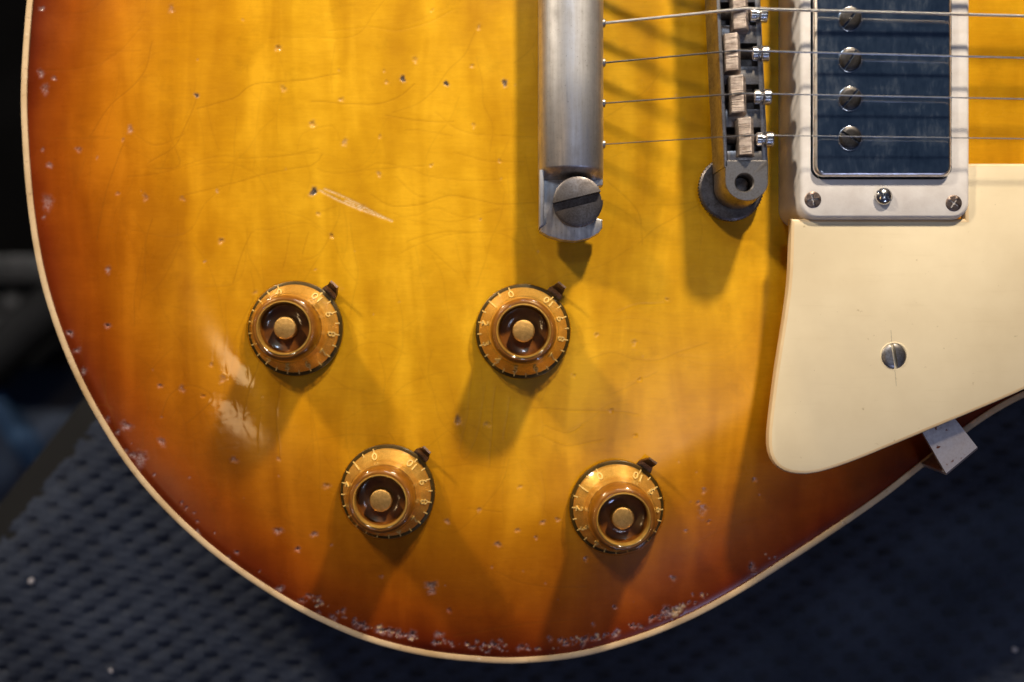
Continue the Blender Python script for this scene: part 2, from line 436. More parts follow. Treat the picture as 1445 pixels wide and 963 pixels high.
def grid_mesh(name, xs, ys, Z, keep, attrs):
    ny, nx = Z.shape
    XX, YY = np.meshgrid(xs, ys)
    cell = keep[:-1, :-1] & keep[1:, :-1] & keep[:-1, 1:] & keep[1:, 1:]
    used = np.zeros((ny, nx), bool)
    used[:-1, :-1] |= cell; used[1:, :-1] |= cell; used[:-1, 1:] |= cell; used[1:, 1:] |= cell
    idx = -np.ones((ny, nx), np.int32); idx[used] = np.arange(used.sum())
    j, i = np.nonzero(cell)
    quads = np.stack([idx[j, i], idx[j, i + 1], idx[j + 1, i + 1], idx[j + 1, i]], 1).astype(np.int32)
    co = np.stack([XX[used], YY[used], Z[used]], 1).astype(np.float32) * S
    me = bpy.data.meshes.new(name)
    me.vertices.add(len(co)); me.vertices.foreach_set('co', co.ravel())
    me.loops.add(quads.size); me.loops.foreach_set('vertex_index', quads.ravel())
    me.polygons.add(len(quads)); me.polygons.foreach_set('loop_start', np.arange(0, quads.size, 4, dtype=np.int32))
    me.polygons.foreach_set('use_smooth', np.ones(len(quads), bool))
    for k, A in attrs.items():
        at = me.attributes.new(k, 'FLOAT', 'POINT'); at.data.foreach_set('value', A[used].astype(np.float32))
    me.update(calc_edges=True); me.validate(); return me

xs = axis_lines(-155, -141, 141, 222, 0.32, 2.5)
ys = axis_lines(-95, -94, 97, 215, 0.32, 2.5)
GX, GY = np.meshgrid(xs, ys)
# edge distance on a coarse grid, then interpolated
cxs = np.arange(-158, 228, 2.0); cys = np.arange(-98, 222, 2.0)
cX, cY = np.meshgrid(cxs, cys)
cd = dist_to_polyline(cX, cY, OUT[::2])
cd = np.where(inside(cX, cY, OUT), cd, -cd)
def bilerp(A, X, Y):
    fx = np.clip((X - cxs[0]) / 2.0, 0, len(cxs) - 1.001); fy = np.clip((Y - cys[0]) / 2.0, 0, len(cys) - 1.001)
    i = fx.astype(int); j = fy.astype(int); a = fx - i; b = fy - j
    return A[j, i] * (1 - a) * (1 - b) + A[j, i + 1] * a * (1 - b) + A[j + 1, i] * (1 - a) * b + A[j + 1, i + 1] * a * b
ED = bilerp(cd, GX, GY)
def arch(d):
    t = np.clip((d - 2.0) / RANGE, 0, 1)
    return Z_EDGE + RISE * (t * t * (3 - 2 * t)) ** 0.9 - 0.55 * np.clip(1 - (d - 1.3) / 3.2, 0, 1) ** 2
def ztop(x, y): return float(arch(bilerp(cd, np.array([x]), np.array([y])))[0])
HZ = arch(ED)

crack = np.zeros_like(HZ); chip = np.zeros_like(HZ); hole = np.zeros_like(HZ); gouge = np.zeros_like(HZ); dz = np.zeros_like(HZ)
fine_x0, fine_y0 = -141.0, -94.0
ix0 = int(np.searchsorted(xs, fine_x0)); iy0 = int(np.searchsorted(ys, fine_y0))
def window(x, y, r):
    i0 = max(ix0, int(np.searchsorted(xs, x - r))); i1 = int(np.searchsorted(xs, x + r))
    j0 = max(iy0, int(np.searchsorted(ys, y - r))); j1 = int(np.searchsorted(ys, y + r))
    return slice(j0, j1), slice(i0, i1)
def draw_line(pts, w, strength, depth, target):
    """one hairline of the finish, following mm points"""
    for (x0, y0), (x1, y1) in zip(pts[:-1], pts[1:]):
        cx_, cy_ = (x0 + x1) / 2, (y0 + y1) / 2
        L = math.hypot(x1 - x0, y1 - y0)
        sl = window(cx_, cy_, L / 2 + 3 * w + 0.4)
        X, Y = GX[sl], GY[sl]
        if X.size == 0: continue
        t = np.clip(((X - x0) * (x1 - x0) + (Y - y0) * (y1 - y0)) / (L * L + 1e-9), 0, 1)
        d2 = (X - x0 - t * (x1 - x0)) ** 2 + (Y - y0 - t * (y1 - y0)) ** 2
        m = np.exp(-d2 / (w * w)) * strength
        np.maximum(target[sl], m, out=target[sl])
        if depth: dz[sl] = np.minimum(dz[sl], -depth * np.exp(-d2 / (w * w)))
def px_line(px, w, s, depth, target, wobble=0.16):
    q = catmull([tuple(P(u, v, -1).xy) for u, v in px], 1.6)
    ph = rng.uniform(0, 6.28, 4)
    k = np.arange(len(q))
    q[:, 0] += wobble * (np.sin(k * 0.9 + ph[0]) * 0.5 + np.sin(k * 0.37 + ph[1]))
    q[:, 1] += wobble * (np.sin(k * 1.1 + ph[2]) * 0.5 + np.sin(k * 0.31 + ph[3]))
    draw_line(q, w, s, depth, target)

main_cracks = [
    [(45, 95), (110, 92), (160, 75), (200, 40)], [(120, 190), (150, 150), (200, 110), (215, 60)],
    [(180, 250), (230, 245), (300, 222), (350, 225), (400, 222), (450, 215)], [(210, 230), (250, 205), (275, 150), (280, 135)],
    [(280, 155), (330, 140), (360, 120), (430, 115), (480, 105)], [(255, 280), (320, 262), (380, 245), (440, 235), (455, 220)],
    [(190, 190), (215, 205), (240, 200), (262, 190)], [(180, 325), (240, 335), (270, 325), (290, 290), (315, 265)],
    [(290, 405), (330, 403), (345, 385), (355, 330), (380, 325), (430, 315), (465, 335)], [(355, 330), (340, 365), (330, 400)],
    [(410, 330), (400, 380)], [(435, 330), (428, 360)], [(465, 45), (520, 40), (560, 45), (600, 35), (640, 15)],
    [(380, 55), (440, 55), (500, 52), (530, 20), (545, 0)], [(440, 145), (520, 148), (560, 140), (585, 120)], [(545, 165), (600, 172), (640, 172)],
    [(615, 160), (650, 185), (700, 192), (755, 196)], [(380, 225), (430, 215), (450, 210)], [(450, 238), (470, 245), (510, 242), (530, 232), (570, 237), (610, 235)],
    [(525, 275), (550, 290), (590, 290), (640, 278), (700, 288), (758, 286)], [(565, 358), (600, 342), (640, 332), (700, 328), (757, 318)],
    [(555, 310), (590, 305), (612, 295), (650, 305), (678, 310)], [(640, 215), (690, 228), (740, 230)], [(600, 250), (640, 255), (690, 255), (710, 253)],
    [(400, 300), (440, 312), (468, 335)], [(90, 575), (130, 572), (150, 578)], [(220, 590), (235, 560), (265, 545), (300, 560), (270, 590), (255, 600)],
    [(345, 590), (350, 555), (365, 520), (370, 500)], [(365, 640), (366, 600), (370, 560)], [(395, 650), (392, 590), (397, 540)],
    [(668, 520), (660, 590), (648, 640), (660, 645), (678, 600), (685, 540)], [(700, 545), (695, 600), (690, 660)], [(720, 560), (712, 620)],
    [(700, 810), (740, 826), (790, 832), (830, 833)], [(660, 715), (690, 720), (710, 722)], [(770, 600), (800, 610), (820, 600)],
    [(640, 905), (700, 895), (760, 885), (820, 880)], [(750, 575), (860, 580), (900, 585)], [(760, 612), (800, 628), (850, 620)],
    [(550, 610), (600, 690), (610, 720)], [(420, 370), (450, 360), (470, 330)], [(205, 400), (205, 340), (215, 310)], [(185, 460), (190, 400), (200, 350)],
    [(150, 350), (160, 300), (180, 270), (190, 240)], [(130, 340), (140, 290), (165, 220), (175, 200)], [(240, 190), (255, 235), (220, 240)],
    [(855, 255), (900, 300), (905, 345)], [(980, 260), (990, 320), (985, 370)], [(870, 440), (900, 430), (945, 428)],
    [(480, 200), (470, 180), (430, 190), (420, 215)], [(560, 250), (585, 275), (600, 280)], [(60, 190), (110, 192), (150, 195)],
]
for c in main_cracks: px_line(c, 0.19, rng.uniform(0.25, 0.75), 0.030, crack)
for _ in range(110):                                          # fainter upright checks
    u, v = rng.uniform(80, 780), rng.uniform(60, 700)
    pts = [(u, v)]; a = rng.normal(1.45, 0.25)
    for k in range(rng.integers(2, 5)):
        u += math.cos(a) * 34; v += math.sin(a) * 34; a += rng.normal(0, 0.25); pts.append((u, v))
    px_line(pts, 0.20, rng.uniform(0.15, 0.42), 0.008, crack)
for _ in range(75):                                           # fainter cross checks
    u, v = rng.uniform(80, 1000), rng.uniform(0, 900)
    pts = [(u, v)]; a = rng.normal(-0.15, 0.35)
    for k in range(rng.integers(2, 6)):
        u += math.cos(a) * 34; v += math.sin(a) * 34; a += rng.normal(0, 0.35); pts.append((u, v))
    px_line(pts, 0.20, rng.uniform(0.15, 0.45), 0.008, crack)

def ding(u, v, r, chipv=0.8, holev=0.0, depth=0.18, wood=0.0):
    """a struck dent, ragged outline, raised lip of lacquer"""
    r *= 0.80
    p = P(u, v, -1); sl = window(p.x, p.y, r * 2.4)
    X, Y = GX[sl] - p.x, GY[sl] - p.y
    if X.size == 0: return
    a = np.arctan2(Y, X); ph = rng.uniform(0, 6.28, 3)
    rad = r * (1 + 0.22 * np.sin(2 * a + ph[0]) + 0.14 * np.sin(3 * a + ph[1]) + 0.10 * np.sin(7 * a + ph[2]))
    q = np.hypot(X, Y) / rad
    core = np.clip((1.0 - q) / 0.45, 0, 1)
    lip = np.exp(-((q - 1.08) / 0.22) ** 2)
    nz = rng.normal(0, 1, X.shape) * 0.018 * core
    dz[sl] += -depth * np.clip(1 - q * q, 0, 1) + 0.03 * lip * depth / 0.22 + nz
    ring = np.clip(core * 0.85 + lip * 0.22, 0, 1) * chipv
    np.maximum(chip[sl], ring, out=chip[sl])
    if wood: np.maximum(gouge[sl], core * wood, out=gouge[sl])
    if holev: np.maximum(hole[sl], core * holev, out=hole[sl])
def many(x0, y0, k, rows):
    for r in rows:
        u, v = x0 + r[0] / k, y0 + r[1] / k
        ding(u, v, *(r[2:] if len(r) > 2 else (rng.uniform(0.3, 0.95), rng.uniform(0.25, 0.8), 0.0, rng.uniform(0.06, 0.25))))
many(0, 0, 2.006, [(488, 30, 1.2, .6), (690, 60), (790, 140, 1.1, .5), (563, 172), (805, 255, 1.1, .5), (887, 355, 1.1, .5), (560, 273, .85, .8, .9), (367, 367, 1.2, .9), (345, 395, .6, .8), (208, 418, 1.0, .9),
    (118, 460, 1.0, .9), (105, 240, 1.5, .7), (92, 195, 1.2, .9), (132, 210), (265, 443), (97, 415), (328, 547), (412, 560, 1.1, .8), (520, 565, .9, .4), (617, 543), (112, 567, 2.2, .6), (100, 610), (890, 545, 1.45, .9, 1.0, .35),
    (900, 605), (628, 685, 1.0, .6), (582, 743, .5, .7), (295, 763, 1.1, .9), (940, 670, .9, .3), (290, 922, .9, .8), (175, 943, .9, 1.0), (95, 8, .9, .9), (895, 765, .5, .4)])
many(0, 320, 2.4075, [(755, 50, .9, .6), (347, 338, 1.0, .6), (210, 362, 1.1, 1.), (235, 422, 1.1, .8), (258, 493, 1.1, .8), (533, 543), (612, 553, 1.1, .7), (688, 577), (757, 518, 1.3, .8), (535, 650), (405, 683, 1.7, .9), (375, 705, .9, .8),
    (532, 737, 1.4, .8), (790, 795, 1.2, .7), (455, 797, 2.4, .8), (430, 785, 1.5, .8), (340, 660, .9, .8), (945, 790), (720, 470), (870, 225, .7, .5), (405, 770, .8, .8)])
many(0, 640, 2.981, [(1170, 97), (1373, 137, 1.2, .6), (1157, 337, 1.4, .8), (1315, 348, 1.1, 1.), (1243, 415, .9, .7), (805, 348, .9, .8), (935, 458, .9, .7), (1160, 590, 1.2, 1.), (1253, 640, 1.0, .6), (1325, 690), (1390, 715, 1.3, .9)])
many(400, 700, 2.89, [(45, 230, .9, .6), (190, 208, .5, .7), (668, 102, .9, .8), (800, 55, .8, .6), (875, 198, 1.1, .7, .3), (955, 140, .9, .6), (600, 375, 1.7, .9, .5), (602, 400, 1.3, 1.), (395, 340), (628, 587, 1.3, 1.), (885, 612, .8, .8),
    (1058, 107, .9, .8), (1118, 95, .8, .9), (1030, 170, .7, .7), (672, 483), (1235, 262, .9, .6), (1358, 470, .7, .8), (1270, 545, .7, .6), (1090, 605, 1., .6), (850, 295)])
many(850, 640, 2.4286, [(350, 130, 1.0, .6), (347, 200, 1.9, .55), (330, 172, .8, .6), (525, 95, .9, .5), (545, 150), (250, 440, 1.0, .8, .4), (290, 272), (48, 543, .6, .9), (370, 240)])
many(380, 0, 2.4075, [(33, 168, 1.0, .4), (148, 425, 1.2, .6), (247, 342, .9, .5), (258, 488, 1.2, .7), (455, 272, 1.1, .9, 1.0, .3), (602, 288, 1.0, .6, 1.0, .3), (800, 286, 1.2, .8, .9, .3), (497, 208, 1.1, .4), (400, 283, .8, .3), (392, 245, .6, .3),
    (712, 98, .9, .5), (555, 40, .6, .4), (690, 228, .8, .3), (695, 430, .9, .3), (783, 550), (788, 610), (375, 595, .9, .7), (552, 565, .7, .5), (378, 468, .7, .4), (170, 730, .8, .4), (718, 747, .4, .9), (215, 805, .8, .3)])
many(600, 330, 2.6, [(122, 685, 1.45, .55, .45, .35), (230, 700, 1.2, .35), (628, 372, .8, .6), (765, 402, 1.2, .4), (545, 522, .8, .4), (680, 650, .9, .7), (768, 740, .7, .5), (885, 243, .7, .3), (415, 68, .4, .9), (785, 535, .8, .3), (348, 928, .8, .5)])
for _ in range(35): ding(rng.uniform(60, 1050), rng.uniform(0, 900), rng.uniform(0.25, 0.5), rng.uniform(0.2, 0.6), 0, 0.08)
# the long pale gouge
for off, t0, t1 in ((-0.62, 0.0, 0.90), (0.55, 0.05, 1.0), (-0.05, 0.35, 0.6)):
    a, b = P(452, 267, 0), P(553, 313, 0)
    nn = Vector((-(b - a).y, (b - a).x, 0)).normalized()
    q = np.array([[(a + (b - a) * t + nn * (off * (0.7 + 0.5 * math.sin(t * 5)))).x, (a + (b - a) * t + nn * (off * (0.7 + 0.5 * math.sin(t * 5)))).y] for t in np.linspace(t0, t1, 26)])
    draw_line(q, 0.22, 0.9, 0.09, gouge)
ding(512, 295, 1.3, .25, 0, .1)
# chipped rim along the binding
def edge_chip_density(u):
    if 420 < u < 700: return 0.8
    if 700 <= u < 990: return 1.0
    if 150 < u <= 420: return 0.14
    return 0.05
for (x, y) in OUT:
    k = (DCAM - Z_EDGE) / FPX; u, v = CX + x / k, CY - y / k
    if not (25 < u < 1120 and v > 20): continue
    if u < 150 and rng.random() > 0.22: continue
    if rng.random() < edge_chip_density(u):
        nrm = Vector((0 - x, 30 - y)).normalized()
        dd = 1.9 + abs(rng.normal(0, 0.8))
        p_ = Vector((x, y)) + nrm * dd + Vector((rng.normal(0, .4), rng.normal(0, .3)))
        uu, vv = CX + p_.x / k, CY - p_.y / k
        clump = 0.5 + 0.5 * math.sin(u * 0.071) * math.sin(u * 0.023 + 1.3) + 0.25 * math.sin(u * 0.19)
        if u > 420 and rng.random() > 0.25 + clump: continue
        for _k in range(1 if u < 420 else int(2 + 3 * max(0, clump))):
            ding(uu + rng.normal(0, 5), vv - abs(rng.normal(0, 3.0)) * (0.4 + max(0, clump)), 0.25 + rng.exponential(0.28), rng.uniform(0.5, 1.0), 0, 0.24, rng.choice([0, 0, 0, 0, 0, 0.6]))
# lacquer sunk around the first knob
for (u, v, r, h) in ((325, 512, 10, -0.20), (337, 590, 10, -0.20), (398, 548, 6, -0.10), (312, 517, 2.4, -0.012), (340, 508, 2.2, 0.012), (330, 582, 2.2, 0.014)):
    p = P(u, v, 0); sl = window(p.x, p.y, r * 2.2); dz[sl] += h * np.exp(-((GX[sl] - p.x) ** 2 + (GY[sl] - p.y) ** 2) / (r * r) * 1.6)
chip *= np.clip(1.0 - 0.35 * np.clip((ED - 18) / 20, 0, 1), 0, 1)
pc = P(335, 552, 0); polish = np.clip(1.6 * np.exp(-((GX - pc.x) ** 2 + (GY - pc.y) ** 2) / 17.0 ** 2) - 0.2, 0, 1)
for _ in range(420):                                     # orange peel in the polished lacquer
    p = Vector((pc.x + rng.normal(0, 12), pc.y + rng.normal(0, 12))); r_ = rng.uniform(0.5, 1.3); sl = window(p.x, p.y, r_ * 2.5)
    dz[sl] += rng.normal(0, 0.006) * np.exp(-((GX[sl] - p.x) ** 2 + (GY[sl] - p.y) ** 2) / (r_ * r_))
top_me = grid_mesh("maple_top", xs, ys, HZ + dz, ED > 1.35, {"edge": np.clip(ED, 0, 90), "crack": crack, "chip": chip, "hole": hole, "gouge": gouge, "polish": polish})

def offset_in(poly, d):
    t = np.gradient(poly, axis=0); t /= np.linalg.norm(t, axis=1)[:, None] + 1e-9
    n = np.stack([t[:, 1], -t[:, 0]], 1)
    test = poly[len(poly) // 3] + n[len(poly) // 3] * 3
    if not inside(np.array([test[0]]), np.array([test[1]]), OUT)[0]: n = -n
    return poly + n * d
# body sides and back
bm = bmesh.new()
o0 = offset_in(OUT, 0.35)
loops = [[(x, y, z) for x, y in offset_in(OUT, d)] for d, z in ((1.2, Z_EDGE - 1.0), (0.35, Z_EDGE - 2.2), (0.4, -30), (0.6, Z_BACK + 4), (2.2, Z_BACK + 1.2), (5.0, Z_BACK))]
loft(bm, loops, cap0=False, cap1=True)
body = gpart("body", bm, M['side'])
new_obj("maple_top", top_me, M['top'], guitar, UP)["label"] = "amber sunburst maple top with crackled lacquer, dents and a pale gouge"
# binding strip
prof = [(0.45, -3.0), (0.0, -2.4), (0.0, -0.45), (0.10, -0.15), (0.35, 0.04), (0.9, 0.10), (1.5, 0.10), (1.75, 0.04), (1.75, -0.6)]
bm = bmesh.new()
def binding_loop(d, z):
    q = offset_in(OUT, d); return [(x, y, Z_EDGE + z) for x, y in q]
lps = [binding_loop(d, z) for d, z in prof]
loft(bm, lps, closed=False)
for v in bm.verts:
    v.co.z += 0.03 * math.sin(v.co.x * 0.7) * math.sin(v.co.y * 0.9)
gpart("binding", bm, M['binding'], angle=60)

# ------------------------------------------------------------------ control knobs
def text_mesh(txt):
    cu = bpy.data.curves.new("numeral_curve", 'FONT'); cu.body = txt; cu.size = 3.2 * S; cu.align_x = 'CENTER'; cu.align_y = 'CENTER'
    cu.extrude = 0.14 * S; cu.resolution_u = 3; cu.offset = 0.00002
    o = bpy.data.objects.new("numeral_tmp", cu); col.objects.link(o)
    dg = bpy.context.evaluated_depsgraph_get()
    me = bpy.data.meshes.new_from_object(o.evaluated_get(dg))
    bpy.data.objects.remove(o); bpy.data.curves.remove(cu)
    me.materials.clear(); me.materials.append(M['numeral']); return me
NUM = [text_mesh(str(k)) for k in range(11)]

shell_prof = [(12.6, 0.0), (13.0, 0.25), (13.05, 1.2), (12.95, 1.9), (12.6, 2.45), (11.9, 3.0), (9.95, 4.8), (9.45, 5.8), (9.2, 7.2), (9.1, 8.4), (9.0, 13.2), (8.85, 14.3), (8.5, 15.0), (8.0, 15.4), (7.4, 15.45),
              (6.85, 15.15), (6.5, 14.6), (6.3, 13.6), (6.15, 12.1), (5.8, 11.75), (3.4, 11.7)]
core_prof = [(11.8, 0.8), (11.85, 1.9), (11.5, 2.5), (9.5, 4.2), (9.0, 5.2), (8.75, 6.8), (8.6, 8.2), (8.2, 8.5), (7.6, 8.6)]
crown_prof = [(8.6, 8.3), (8.5, 12.6), (8.35, 13.6), (7.95, 14.4), (7.4, 14.75), (7.0, 14.65)]
ring_prof = [(7.1, 14.4), (6.95, 14.85), (6.7, 14.9), (6.5, 14.5), (6.4, 13.2)]
bm = bmesh.new(); lathe(bm, shell_prof, 72); SHELL = mesh_of(bm, "control_knob", angle=60)
bm = bmesh.new(); lathe(bm, core_prof, 72); CORE = mesh_of(bm, "gold_core", angle=50)
bm = bmesh.new(); lathe(bm, crown_prof, 72); CROWN = mesh_of(bm, "crown", angle=50)
bm = bmesh.new(); lathe(bm, ring_prof, 72); GRING = mesh_of(bm, "gold_ring", angle=50)
bm = bmesh.new(); lathe(bm, [(12.8, 0.2), (12.8, 0.8), (12.5, 1.0), (0.0, 1.0)], 64); SKIRT = mesh_of(bm, "skirt", angle=50)
bm = bmesh.new(); lathe(bm, [(6.42, 13.3), (6.3, 11.4), (5.9, 11.0), (0, 10.9)], 48); RECESS = mesh_of(bm, "recess", angle=50)
bm = bmesh.new(); lathe(bm, [(2.85, 9.8), (2.85, 13.3), (2.72, 13.6), (2.45, 13.72), (0, 13.78)], 48, wob=lambda i, k: 1 + (0.035 if i % 2 else 0)); CAP = mesh_of(bm, "shaft_cap", angle=50)
bm = bmesh.new(); box(bm, 11.2, 12.65, -0.17, 0.17, 0, 0.18, 0.03); TICK = mesh_of(bm, "tick_mark", False)
# pointer washer: flat ring under the knob, arm and upturned tip
bm = bmesh.new()
lathe(bm, [(7, 0.0), (7, 0.5), (12.0, 0.5), (12.0, 0.0)], 40)
POINTER_W = None
def arm(bm):
    a = [(10, -2.3, 0.55), (13.3, -2.2, 0.75), (14.3, -1.7, 1.2), (15.2, -1.45, 3.0), (15.9, -1.25, 4.8)]
    b = [(x, -y, z) for x, y, z in a]
    th = Vector((0.5, 0, -0.5))
    lp = [[Vector(p), Vector(q), Vector(q) + th, Vector(p) + th] for p, q in zip(a, b)]
    loft(bm, lp, True, True)
bm2 = bmesh.new(); arm(bm2); bm.free(); ARM = mesh_of(bm2, "pointer", True, 25)
bm = bmesh.new(); lathe(bm, [(7, 0.1), (7, 0.6), (12.2, 0.6), (12.2, 0.1), (7, 0.1)], 40); WASHER = mesh_of(bm, "pointer_washer", angle=40)

for m_, k_ in ((SHELL, 'shell'), (CORE, 'gold'), (CROWN, 'crown'), (GRING, 'gold'), (SKIRT, 'skirt'), (RECESS, 'recess'), (CAP, 'goldcap'), (TICK, 'numeral'), (ARM, 'pointer'), (WASHER, 'pointer')):
    m_.materials.append(M[k_])
def knob(u, v, ten, point, label):
    p = P(u, v, 1.0); z = ztop(p.x, p.y)
    p = P(u, v, z + 1.5)
    e = 3.0
    n = Vector((-(ztop(p.x + e, p.y) - ztop(p.x - e, p.y)) / (2 * e), -(ztop(p.x, p.y + e) - ztop(p.x, p.y - e)) / (2 * e), 1)).normalized()
    n = (n * 0.6 + Vector((0, 0, 0.4))).normalized()
    rot = Vector((0, 0, 1)).rotation_difference(n)
    k = new_obj("control_knob", SHELL, None, guitar, (p.x, p.y, z + 0.75 - Z_BACK)); k.rotation_euler = rot.to_euler()
    k["label"] = label
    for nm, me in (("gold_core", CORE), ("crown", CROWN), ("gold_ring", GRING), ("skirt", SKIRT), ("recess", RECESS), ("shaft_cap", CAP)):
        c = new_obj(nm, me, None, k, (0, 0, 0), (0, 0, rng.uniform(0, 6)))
    wsh = new_obj("pointer_washer", WASHER, None, k, (0, 0, -0.65))
    new_obj("pointer", ARM, None, k, (0, 0, -0.55), (0, 0, R(90 - point)))
    for d in range(11):
        a = R(90 - (ten + 30.1 * (10 - d)))          # direction on the dial, tops towards the centre
        r, zz = 10.45, 3.56
        o = new_obj("numeral", NUM[d], None, k, (r * math.cos(a), r * math.sin(a), zz))
        slope = R(-41)
        o.rotation_euler = (Matrix.Rotation(a, 3, 'Z') @ Matrix.Rotation(-slope * 1.0, 3, 'Y') @ Matrix.Rotation(R(90), 3, 'Z')).to_euler()
    for d in range(21):
        a = R(90 - (ten + 15.05 * d))
        o = new_obj("tick_mark", TICK, None, k)
        o.rotation_euler = (0, 0, a); o.location = (0, 0, 2.22 * S)
        o.rotation_euler = (Matrix.Rotation(a, 3, 'Z') @ Matrix.Rotation(R(14), 3, 'Y')).to_euler()
        o.location = (0, 0, 5.35 * S)
    return k
knob(417, 464, 38, 43, "gold knob nearest the rounded left edge of the guitar")
knob(738, 468, 41, 40, "gold knob straight below the tailpiece")
knob(547, 694, 42, 43, "left knob of the lower pair of gold knobs")
knob(870, 716, 31, 35, "gold knob closest to the cream pickguard")

# ------------------------------------------------------------------ stop tailpiece
bm = bmesh.new()
TX0, TX1 = P(760, 0, 11).x, P(853, 0, 11).x
tcx, thw = (TX0 + TX1) / 2, (TX1 - TX0) / 2
def bar_profile(top, y, hw=1.0, low=3.4):
    pts = [(-thw * hw * 0.82, low), (-thw * hw, low + 1.5)]
    for k in range(13):
        a = math.pi * (1 - k / 12)
        pts.append((thw * hw * math.cos(a), 7.6 + (top - 7.6) * math.sin(a) ** 0.9))
    pts += [(thw * hw, low + 1.5), (thw * hw * 0.82, low)]
    return [(tcx + x, y, z) for x, z in pts]
yb = P(0, 235, 15).y
loft(bm, [bar_profile(14.2, 150), bar_profile(14.2, 100), bar_profile(14.2, 70), bar_profile(14.2, yb + 0.5), bar_profile(13.9, yb), bar_profile(11.5, yb - 1.2, 0.995), bar_profile(8.05, yb - 2.4, 0.985)], True, True)
tail = gpart("tailpiece", bm, M['alu'], label="dull grey stop tailpiece bar")
lug_px = [(762, 236), (762, 326), (774, 333), (792, 338), (812, 340), (832, 336), (846, 328), (851, 321), (851, 309), (842, 306), (836, 296), (833, 284), (836, 271), (844, 262), (852, 260), (852, 236)]
bm = bmesh.new(); extrude_poly(bm, [tuple(P(u, v, 9.5).xy) for u, v in lug_px], 3.6, 8.0, 0.5)
sub("lug", bm, M['alu'], tail, angle=25)
bm = bmesh.new()
a0, a1 = P(760.5, 240, 10), P(768, 322, 10)
extrude_poly(bm, [(a0.x, a0.y), (a1.x, a0.y), (a1.x, a1.y + 1), (a0.x, a1.y)], 3.9, lambda x, y: 10.8 if y > (a0.y + a1.y) / 2 else 9.6, 0.5)
sub("lug_rim", bm, M['alu'], tail)
# stud with a slotted head
def slotted_head(r, h, slot_w, slot_d, ang, dome=0.0, n=48):
    """two half discs beside a slot, one closed mesh"""
    bm = bmesh.new(); hs = slot_w / 2; c = 0.12 * r
    def half(sgn):
        a0 = math.asin(hs / r)
        pts = [(r * math.cos(t), r * math.sin(t)) for t in np.linspace(a0, math.pi - a0, n // 2)]
        return [(x, sgn * y) for x, y in pts]
    def zt(x, y, rr): return h + dome * (1 - (x * x + y * y) / (rr * rr))
    for sgn in (1, -1):
        pts = half(sgn)
        o = [(x, y, h - slot_d) for x, y in pts]; m1 = [(x, y, zt(x, y, r) - c * 0.5) for x, y in pts]
        f = (r - c) / r
        m2 = [(x * f, sgn * max(hs, abs(y * f)), zt(x * f, y * f, r)) for x, y in pts]
        lps_ = [o, m1, m2]
        if dome > 0:
            for q in (0.66, 0.33):
                lps_.append([(x * q, sgn * max(hs, abs(y * q)), zt(x * q, y * q, r)) for x, y in pts])
        loft(bm, lps_, True, True)
    lathe(bm, [(r * 0.97, 0), (r * 0.985, h - slot_d + 0.02), (0, h - slot_d + 0.02)], n)
    bmesh.ops.remove_doubles(bm, verts=bm.verts[:], dist=0.001)
    xform(bm, Matrix.Rotation(ang, 4, 'Z')); return bm
sp = P(816.5, 283, 15)
bm = slotted_head(6.45, 4.4, 2.3, 3.0, R(14)); xform(bm, Matrix.Translation((sp.x, sp.y, 8.9)))
sub("stud_screw", bm, M['darknickel'], tail, angle=30)
bm = bmesh.new(); lathe(bm, [(4.2, -1), (4.2, 9.2)], 32, (sp.x, sp.y, 0)); lathe(bm, [(6.0, -1), (6.0, 3.4), (4.3, 3.6)], 32, (sp.x, sp.y, 0)); sub("stud_post", bm, M['darknickel'], tail)

# ------------------------------------------------------------------ bridge
BZ = 15.5
def bx_at(v, u0):   # slight slant of the bridge along its length
    return u0 + (v - 130) * 0.047
def bp(u, v, z): return P(bx_at(v, u), v, z)
bm = bmesh.new()
def quad_bar(u0, u1, v0, v1, z0, z1, flare=0.0, bev=0.25):
    q = [bp(u0, v1, z1), bp(u1, v1, z1), bp(u1, v0, z1), bp(u0, v0, z1)]
    lo = [Vector((p.x + (-flare if i in (0, 3) else flare), p.y, z0)) for i, p in enumerate(q)]
    t = bmesh.new(); loft(t, [lo, q], True, True)
    bmesh.ops.recalc_face_normals(t, faces=t.faces[:])
    if bev: bmesh.ops.bevel(t, geom=[e for e in t.edges if all(abs(v.co.z - z1) < 1e-4 for v in e.verts)], offset=bev, segments=2, profile=0.5, affect='EDGES')
    return t
# base bar under everything with left and right lips
base = quad_bar(1017, 1079, -300, 236, 4.6, 7.4, 0.6, 0)
bridge = gpart("bridge", base, M['darknickel'], label="tarnished nickel bridge with individual string saddles")
sub("side_lip", quad_bar(1017, 1022.5, -300, 236, 4.7, BZ, 0.7), M['nickel'], bridge)
sub("side_lip", quad_bar(1071, 1078.5, -300, 236, 4.7, 12.2, 0.5), M['nickel'], bridge)
